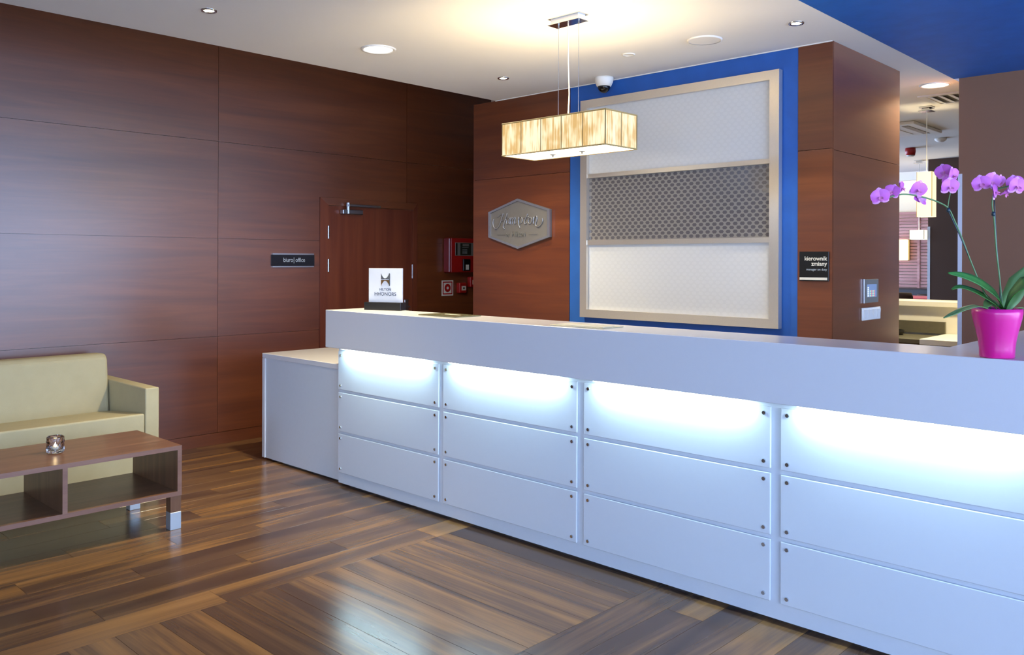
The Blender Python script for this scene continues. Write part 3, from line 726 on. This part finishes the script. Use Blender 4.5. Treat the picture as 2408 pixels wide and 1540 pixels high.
# ------------------------------------------------------------------ pendant lamp over the counter
PX0, PX1, PY0, PY1, PZ0, PZ1 = -3.371, -2.638, 3.457, 3.735, 2.100, 2.280
pc = ((PX0 + PX1) / 2, (PY0 + PY1) / 2)
pn = thing('pendant_lamp', 'glowing rectangular thread shade pendant hanging over the counter', 'pendant lamp', (pc[0], pc[1], H))
cb = obj('canopy', bx(B(), pc[0] - .098, pc[0] + .098, pc[1] - .032, pc[1] + .032, H - .034, H - .0005), 'lampwhite', pn)
obj('chrome_plate', bx(B(), pc[0] - .112, pc[0] + .112, pc[1] - .042, pc[1] + .042, H - .038, H - .034, .001), 'chrome', cb)
obj('top_plate', bx(B(), pc[0] - .112, pc[0] + .112, pc[1] - .042, pc[1] + .042, H - .004, H - .0004), 'chrome', cb)
for wx_ in (-.066, .078):
    w = B(); cyl(w, (pc[0] + wx_, pc[1], PZ1 - .01), (pc[0] + wx_, pc[1], H - .03), .0016, n=6); cyl(w, (pc[0] + wx_, pc[1], H - .055), (pc[0] + wx_, pc[1], H - .037), .006, .003, n=8)
    obj('wire', w, 'steel', pn)
w = B(); tube(w, [(pc[0] + .004, pc[1], H - .035), (pc[0] + .005, pc[1], 2.6), (pc[0] + .012, pc[1], 2.42), (pc[0] + .004, pc[1], PZ1 - .02)], .0036, 8); obj('cord', w, 'offwhite', pn, True)
nx, ny = 5, 2
for k in range(nx):
    xa, xb = PX0 + (PX1 - PX0) * k / nx, PX0 + (PX1 - PX0) * (k + 1) / nx
    obj('shade_panel', bx(B(), xa + .002, xb - .002, PY0, PY0 + .003, PZ0, PZ1), 'shade', pn)
    obj('shade_panel', bx(B(), xa + .002, xb - .002, PY1 - .003, PY1, PZ0, PZ1), 'shade', pn)
for k in range(ny):
    ya, yb_ = PY0 + (PY1 - PY0) * k / ny, PY0 + (PY1 - PY0) * (k + 1) / ny
    obj('shade_panel', bx(B(), PX0, PX0 + .003, ya + .002, yb_ - .002, PZ0, PZ1), 'shade', pn)
    obj('shade_panel', bx(B(), PX1 - .003, PX1, ya + .002, yb_ - .002, PZ0, PZ1), 'shade', pn)
ribs = B()
for k in range(nx + 1):
    x = PX0 + (PX1 - PX0) * k / nx
    for y in (PY0 + .0015, PY1 - .0015): cyl(ribs, (x, y, PZ0 - .002), (x, y, PZ1 + .002), .003, n=8)
for y in ((PY0 + PY1) / 2,):
    for x in (PX0 + .0015, PX1 - .0015): cyl(ribs, (x, y, PZ0 - .002), (x, y, PZ1 + .002), .003, n=8)
obj('ribs', ribs, 'rib', pn)
for z in (PZ0, PZ1):
    w = B()
    for p, q in (((PX0, PY0), (PX1, PY0)), ((PX1, PY0), (PX1, PY1)), ((PX1, PY1), (PX0, PY1)), ((PX0, PY1), (PX0, PY0))):
        cyl(w, (*p, z), (*q, z), .0042, n=8)
    obj('wire_frame', w, 'gold', pn)
df = obj('diffuser', bx(B(), PX0 + .006, PX1 - .006, PY0 + .006, PY1 - .006, PZ0 - .001, PZ0 + .004), 'diffuser', pn)
for fx in (-.105, .105):
    k = B(); cyl(k, (pc[0] + fx, pc[1], PZ0 - .004), (pc[0] + fx, pc[1], PZ0 - .001), .018, n=14); cyl(k, (pc[0] + fx, pc[1], PZ0 - .016), (pc[0] + fx, pc[1], PZ0 - .004), .006, n=10)
    obj('finial', k, 'greypl', df)
sb_ = B(); bx(sb_, PX0 + .01, PX1 - .01, pc[1] - .012, pc[1] + .012, PZ1 - .04, PZ1 - .03); obj('crossbar', sb_, 'lampwhite', pn)
for fx in (-.2, 0, .2):
    light('POINT', 'bulb_light', (pc[0] + fx, pc[1], PZ1 - .075), P_PEND / 3, WARM, pn, shadow_soft_size=.05)

# ------------------------------------------------------------------ orchid
OX, OY = -.80, 3.262
orc = thing('potted_orchid', 'purple orchid in a magenta pot on the counter ledge', 'potted plant', (OX, OY, CT))
pt = B()
lathe(pt, [(.0, 0), (.052, 0), (.0545, .004), (.055, .03), (.0585, .06), (.066, .095), (.0745, .130), (.078, .15), (.0785, .168), (.0755, .168), (.074, .15), (.066, .12), (0, .118)], (OX, OY, CT + .0006), 48)
obj('pot', pt, 'pot', orc, True)
sl = B(); lathe(sl, [(.0, .152), (.04, .150), (.070, .142), (.070, .13), (0, .128)], (OX, OY, CT), 28); obj('soil', sl, 'soil', orc, True)
DEP = (Vector((OX, OY, CT + .15)) - EYE).dot(FW)
def op(px, py, dd=0.0): return atd(px, py, DEP + dd)
def leaf_(pts, widths, mat, tilt=0.0, fold=.25):
    sp = spline(pts, 5); n = len(sp); bm = B(); rws = []
    for i, p in enumerate(sp):
        t = i / (n - 1); d = (sp[min(i + 1, n - 1)] - sp[max(i - 1, 0)]).normalized()
        side = d.cross(UP);
        if side.length < .05: side = RT.copy()
        side.normalize(); nn = side.cross(d).normalized()
        side = (side * math.cos(tilt) + nn * math.sin(tilt)).normalized(); nn = side.cross(d).normalized()
        k = t * (len(widths) - 1); j = min(int(k), len(widths) - 2); w = widths[j] + (widths[j + 1] - widths[j]) * (k - j)
        row = []
        for s in (-1, -.5, 0, .5, 1): row.append(bm.verts.new(p + side * (1.35 * w * s) + nn * (abs(s) * w * fold)))
        rws.append(row)
    for a, c in zip(rws, rws[1:]):
        for k in range(4): bm.faces.new((a[k], a[k + 1], c[k + 1], c[k]))
    o = obj('leaf', bm, mat, orc, True)
    sm = o.modifiers.new('solid', 'SOLIDIFY'); sm.thickness = .0022; return o
leaf_([op(2360, 728), op(2340, 694, -.01), op(2300, 664, -.03), op(2262, 648, -.05), op(2230, 642, -.06)], [.012, .024, .021, .012, .002], 'leaf', .75)
leaf_([op(2358, 730, .01), op(2325, 704, .0), op(2290, 684, .0), op(2258, 674, .0), op(2238, 680, .0)], [.010, .017, .012, .008, .002], 'leaf', .55)
leaf_([op(2330, 732, -.02), op(2300, 720, -.06), op(2268, 726, -.10), op(2240, 738, -.13), op(2219, 747, -.15)], [.008, .010, .009, .007, .001], 'leafdull', .2)
leaf_([op(2362, 728, .02), op(2378, 700, .03), op(2398, 664, .03), op(2424, 622, .03)], [.010, .022, .026, .004], 'leafdull', -.85)
leaf_([op(2364, 730, -.02), op(2380, 694, -.04), op(2408, 668, -.07), op(2440, 662, -.09)], [.012, .022, .026, .006], 'leaf', -.7)
leaf_([op(2362, 732, .03), op(2345, 716, .02), op(2326, 712, .01), op(2316, 724, .0)], [.008, .014, .013, .003], 'leafdull', .6)
leaf_([op(2362, 730, .02), op(2392, 724, .05), op(2420, 728, .08)], [.006, .009, .002], 'leafdull', .1)
def stem(pts, r, mat, name='stem'):
    bm = B(); tube(bm, spline(pts, 5), r, 8); return obj(name, bm, mat, orc, True)
stem([op(2352, 735), op(2316, 690, .01), op(2285, 620, .02), op(2262, 560, .02), op(2245, 520, .02), op(2230, 490, .02), op(2208, 476, .0), op(2180, 466, -.02), op(2150, 459, -.04), op(2120, 457, -.06), op(2090, 464, -.08)], .0027, 'stem')
stem([op(2334, 735, .01), op(2296, 648, .02), op(2262, 565, .02), op(2228, 492, .02)], .0019, 'stake', 'stake')
stem([op(2228, 492, .02), op(2231, 470, .02), op(2235, 448, .02), op(2233, 420, .02)], .0018, 'stem', 'flower_stalk')
stem([op(2358, 735), op(2350, 650, .02), op(2343, 590, .03), op(2338, 520, .03), op(2333, 476, .03), op(2342, 448, .03), op(2372, 438, .02), op(2398, 432, .0)], .0027, 'stem')
stem([op(2352, 735, .03), op(2350, 650, .035), op(2344, 580, .035), op(2338, 470, .035)], .0019, 'stake', 'stake')
for q in ((2230, 494), (2336, 503)):
    bm = B(); p = op(*q, .015); lathe(bm, [(.0, -.009), (.006, -.006), (.007, 0), (.006, .006), (0, .009)], p, 10); obj('clip', bm, 'stake', orc, True)
def petal_bm(bm, M4, length, width, curl, nL=11, nW=9, base=.15, notch=0.0):
    g_ = []
    for i in range(nL):
        t = i / (nL - 1); w = width * (math.sin(PI * min(1, (t * (1 - base * .4) + base * .4))) ** .62) * (1 if i < nL - 1 else .25)
        if i == 0: w = width * base
        row = []
        for k in range(nW):
            s = -1 + 2 * k / (nW - 1)
            y = length * t - (notch * length * (1 - abs(s)) if i == nL - 1 else 0)
            row.append(bm.verts.new(M4 @ Vector((w * s, y, curl * (t * t) * length - .18 * w * (s * s) + .05 * length * math.sin(PI * t)))))
        g_.append(row)
    for a, c in zip(g_, g_[1:]):
        for k in range(nW - 1): bm.faces.new((a[k], a[k + 1], c[k + 1], c[k]))
def flower(px, py, dd, size, yaw, pitch, roll):
    c = op(px, py, dd)
    n0 = -FW.copy(); n0.z = -.05
    Q = n0.to_track_quat('Z', 'Y').to_matrix().to_4x4()
    Mx = Matrix.Translation(c) @ Q @ Matrix.Rotation(yaw, 4, 'Y') @ Matrix.Rotation(pitch, 4, 'X') @ Matrix.Rotation(roll, 4, 'Z')
    s = size
    bm = B()
    for a in (0, 2.2, -2.2):
        petal_bm(bm, Mx @ Matrix.Translation((0, 0, -.003)) @ Matrix.Rotation(a, 4, 'Z'), s * .53, s * .22, -.10)
    f = obj('flower', bm, 'petal2', orc, True)
    for a in (1.22, -1.22):
        bm = B(); petal_bm(bm, Mx @ Matrix.Rotation(a, 4, 'Z'), s * .54, s * .36, .10, base=.35); obj('petal', bm, 'petal', f, True)
    bm = B()
    petal_bm(bm, Mx @ Matrix.Translation((0, 0, .004)) @ Matrix.Rotation(PI, 4, 'Z'), s * .26, s * .10, .7)
    petal_bm(bm, Mx @ Matrix.Translation((0, 0, .003)) @ Matrix.Rotation(PI * .72, 4, 'Z'), s * .15, s * .07, 1.2)
    petal_bm(bm, Mx @ Matrix.Translation((0, 0, .003)) @ Matrix.Rotation(-PI * .72, 4, 'Z'), s * .15, s * .07, 1.2)
    obj('lip', bm, 'lip', f, True)
FL = [(2070, 463, -.10, .060, -.25, .15, .2), (2098, 450, -.07, .050, -.6, -.1, -.3), (2120, 442, -.06, .050, .9, 0, .25), (2160, 446, -.05, .062, .2, .25, -.25),
      (2164, 470, -.03, .045, .4, 2.4, .6), (2219, 404, .0, .056, -.7, .0, .3), (2242, 412, -.02, .056, .55, .05, .1), (2231, 426, .03, .045, -.2, .0, .0), (2234, 439, -.04, .062, .05, .12, .0),
      (2308, 432, .0, .060, -.35, .1, .25), (2332, 426, .02, .064, .1, .2, -.3), (2341, 452, -.02, .058, .8, -.2, .3), (2352, 428, .04, .05, .5, .3, .0), (2366, 454, .0, .045, .4, 1.0, .4), (2392, 438, -.04, .064, .15, .1, -.1), (2386, 430, .02, .055, -.3, .0, .2)]
for a in FL: flower(*a)

# ------------------------------------------------------------------ bar and dining room past the pillar
br = thing('bar_counter', 'cream bar counter with a steel backsplash past the pillar', 'bar', (-2.5, 7.5, 0))
obj('bar_top', bx(B(), -5.0, -1.2, 7.66, 8.05, 1.125, 1.17, .003), 'barwhite', br)
obj('back_panel', bx(B(), -5.0, -1.2, 7.70, 7.95, .0, 1.124), 'barwhite', br)
wk = thing('worktop', 'cream worktop over a black fridge front past the pillar', 'worktop', (-1.9, 7.3, 0))
w0 = on(2160, 790, 'z', .9).x
obj('slab', bx(B(), -2.27, -1.2, 7.03, 7.695, .855, .90, .003), 'barwhite', wk)
obj('fridge_front', bx(B(), -2.21, -1.2, 7.09, 7.6, 0, .85), 'black', wk)
sk = thing('steel_sink_unit', 'steel sink unit with backsplash beside the cream worktop', 'sink', (-3.2, 7.4, 0))
obj('top', bx(B(), -4.5, -2.272, 7.16, 7.66, .85, .885, .002), 'stainless', sk)
obj('backsplash', bx(B(), -4.5, -2.27, 7.662, 7.695, .902, 1.0), 'stainless', sk)
obj('body', bx(B(), -4.5, -2.28, 7.22, 7.655, 0, .848), 'stainless', sk)
bowl = B(); lathe(bowl, [(.0, .886), (.10, .886), (.115, .925), (.11, .925), (.095, .892), (0, .892)], (-2.66, 7.5, 0), 28)
tag(obj('dark_bowl', bowl, 'black', None, True), 'dark bowl standing on the steel sink unit', 'bowl')

def far_pendant(name, label, px, pyt, pyb, depth, wpx, mat, tall):
    a = atd(px, pyt, depth); b2 = atd(px, pyb, depth); w = wpx / FPX * depth / 2 * .78
    t = thing(name, label, 'pendant lamp', (a.x, a.y, H), 'pendant lamps of the bar and dining room')
    sh = B(); tk = .004
    for q in ((a.x - w, a.x + w, a.y - w, a.y - w + tk), (a.x - w, a.x + w, a.y + w - tk, a.y + w), (a.x - w, a.x - w + tk, a.y - w + tk, a.y + w - tk), (a.x + w - tk, a.x + w, a.y - w + tk, a.y + w - tk)):
        bx(sh, *q, b2.z, a.z)
    obj('shade', sh, mat, t)
    light('POINT', 'far_bulb_light', (a.x, a.y, (a.z + b2.z) / 2), P_FAR, WARM, t, shadow_soft_size=.03)
    c = B(); cyl(c, (a.x, a.y, a.z), (a.x, a.y, H - .03), .004, n=6); obj('cord', c, 'offwhite', t)
    c = B(); bx(c, a.x - .05, a.x + .05, a.y - .05, a.y + .05, H - .012, H - .001); bx(c, a.x - .055, a.x + .055, a.y - .055, a.y + .055, H - .04, H - .034); bx(c, a.x - .03, a.x + .03, a.y - .03, a.y + .03, H - .035, H - .01); obj('canopy', c, 'chrome', t)
    r2 = B()
    for sx in (-1, 1): bx(r2, a.x + sx * w * 1.005 - .002, a.x + sx * w * 1.005 + .002, a.y - w * 1.02, a.y - w * .9, b2.z, a.z)
    obj('rib', r2, 'gold', t)
    return t
far_pendant('pendant_lamp', 'tall cream shade pendant lamp over the bar', 2179, 405, 510, 7.35, 42, 'farshade', True)
far_pendant('pendant_lamp', 'small bright box shade pendant lamp in the dining room', 2161, 541, 563, 11.2, 41, 'farshade2', False)

YS = 14.85
wsl = thing('slat_cladding', 'pinkish horizontal wood slats on the dining room wall', 'cladding', (-5.5, YS, 1))
zt, zb = on(2150, 497, 'y', YS).z, on(2150, 690, 'y', YS).z
n = 26; sbm = B()
for k in range(n):
    z0 = zb + (zt - zb) * k / n; z1 = zb + (zt - zb) * (k + .82) / n
    bx(sbm, -8.5, -3.2, YS - .03, YS, z0, z1)
    
so = obj('slats', sbm, 'slat', wsl); so['kind'] = 'stuff'
xs = on(2162, 600, 'y', YS).x
obj('batten', bx(B(), xs - .02, xs + .02, YS - .05, YS - .03, zb, zt), 'slat', wsl)
be = thing('bench_seat', 'dark leather bench under the pink slats', 'bench', (-5.5, 14.5, 0))
zbt = on(2150, 678, 'y', 14.6).z
obj('backrest', bx(B(), -8.5, -3.2, 14.6, 14.8, .45, zbt, .03, 2), 'bench', be); obj('seat', bx(B(), -8.5, -3.2, 14.25, 14.6, .1, .46, .03, 2), 'bench', be)
for k in range(2):
    dk = 10.6 if k == 0 else 13.0; q = atd(2110 if k == 0 else 2184, 700, dk)
    c = thing('tub_chair', ('brown tub chair' if k == 0 else 'black tub chair') + ' back showing over the bar top', 'chair', (q.x, q.y, 0))
    zt_ = atd(2124, 688 if k == 0 else 692, dk).z
    cb_ = B(); lathe(cb_, [(.17, .35), (.19, .5), (.18, zt_ - .05), (.16, zt_), (.13, zt_ - .02), (.13, .45)], (q.x, q.y, 0), 24); obj('backrest', cb_, 'darkbrown' if k == 0 else 'bench', c, True)
    l_ = B(); cyl(l_, (q.x, q.y, 0), (q.x, q.y, .4), .04); obj('leg', l_, 'steel', c)
q = atd(2152, 701, 11.75)
tb = thing('dining_table', 'table with a red cloth beyond the bar', 'table', (q.x, q.y, 0))
zq = atd(2150, 697, 11.75).z
obj('cloth', bx(B(), q.x - .45, q.x + .3, q.y - .35, q.y + .35, zq - .05, zq, .01), 'redcloth', tb)
l_ = B(); cyl(l_, (q.x, q.y, 0), (q.x, q.y, zq - .05), .05); obj('leg', l_, 'steel', tb)
sx_ = on(2122, 590, 'y', YS - .12)
sn = thing('wall_sconce', 'glowing amber wall lamp on the pink slats', 'wall lamp', (sx_.x, YS, 1.5))
za, zb_ = on(2122, 563, 'y', YS - .12).z, on(2122, 612, 'y', YS - .12).z
obj('shade', bx(B(), sx_.x - .075, sx_.x + .075, YS - .15, YS - .05, zb_, za, .01), 'sconce', sn)
obj('back_plate', bx(B(), sx_.x - .05, sx_.x + .09, YS - .05, YS - .031, zb_, za), 'gold', sn)
# lit cove and soffit
zc1, zc0 = on(2150, 388, 'y', 13.2).z, on(2150, 425, 'y', 14.5).z
cvt = thing('cove_light', 'bright cove light strip under the raised dining ceiling', 'cove light', (-5.5, 14.6, 3))
obj('strip', bx(B(), -8.5, -3.3, 14.55, 14.6, 3.0, 3.1), 'cove', cvt); obj('lip', bx(B(), -8.5, -3.3, 14.45, 14.54, 2.84, 3.06), 'ceil', cvt)
light('AREA', 'cove_area', (-5.9, 14.575, 3.105), 30, NEUT, cvt, rot=(PI, 0, 0), shape='RECTANGLE', size=5.1, size_y=.04)

# ceiling fittings of the far room
vt = thing('ceiling_vent', 'square slatted air vent in the ceiling behind the pillar', 'vent', (-2.1, 7.47, H))
for k in range(6):
    x = -2.31 + k * .075
    obj('slat', prism(B(), [(x, H - .004), (x + .01, H - .004), (x + .05, H - .016), (x + .04, H - .016)], lambda u, v, d: (u, d, v), 7.30, 7.66), 'ceil', vt)
vf = B()
for a in ((-2.36, -1.84, 7.24, 7.29), (-2.36, -1.84, 7.67, 7.72), (-2.36, -2.31, 7.29, 7.67), (-1.89, -1.84, 7.29, 7.67)): bx(vf, *a, H - .012, H - .0005)
obj('frame', vf, 'lampwhite', vt); obj('backing', bx(B(), -2.31, -1.89, 7.29, 7.67, H - .003, H - .0006), 'greypl', vt)
ac = thing('air_conditioner', 'white ceiling cassette air conditioner with a dark slot', 'air conditioner', (-3.1, 8.9, H))
obj('cover', bx(B(), -3.55, -2.78, 8.45, 9.28, H - .03, H - .0005, .008), 'lampwhite', ac)
obj('slot', bx(B(), -2.93, -2.87, 8.55, 9.18, H - .034, H - .029), 'greypl', ac)
obj('grille', bx(B(), -3.45, -3.02, 8.58, 9.15, H - .034, H - .029), 'offwhite', ac)
rs = on(2141, 348, 'z', H)
sd = thing('fire_sounder', 'red fire sounder hanging from the far ceiling', 'fire alarm', (rs.x, rs.y, H))
d = B(); lathe(d, [(.056, -.002), (.058, -.04), (.05, -.085), (.0, -.09)], (rs.x, rs.y, H), 20); obj('body', d, 'red', sd, True)
d = B(); lathe(d, [(.05, -.086), (.035, -.1), (0, -.102)], (rs.x, rs.y, H), 20); obj('lens', d, 'offwhite', sd, True)
sm_ = on(2212, 325, 'z', H)
sdt = thing('smoke_detector', 'small white smoke detector on the far ceiling', 'detector', (sm_.x, sm_.y, H))
d = B(); lathe(d, [(.06, -.001), (.058, -.02), (.03, -.04), (0, -.042)], (sm_.x, sm_.y, H), 20); obj('body', d, 'lampwhite', sdt, True)

for o in BASES:
    if '_base' in o: del o['_base']
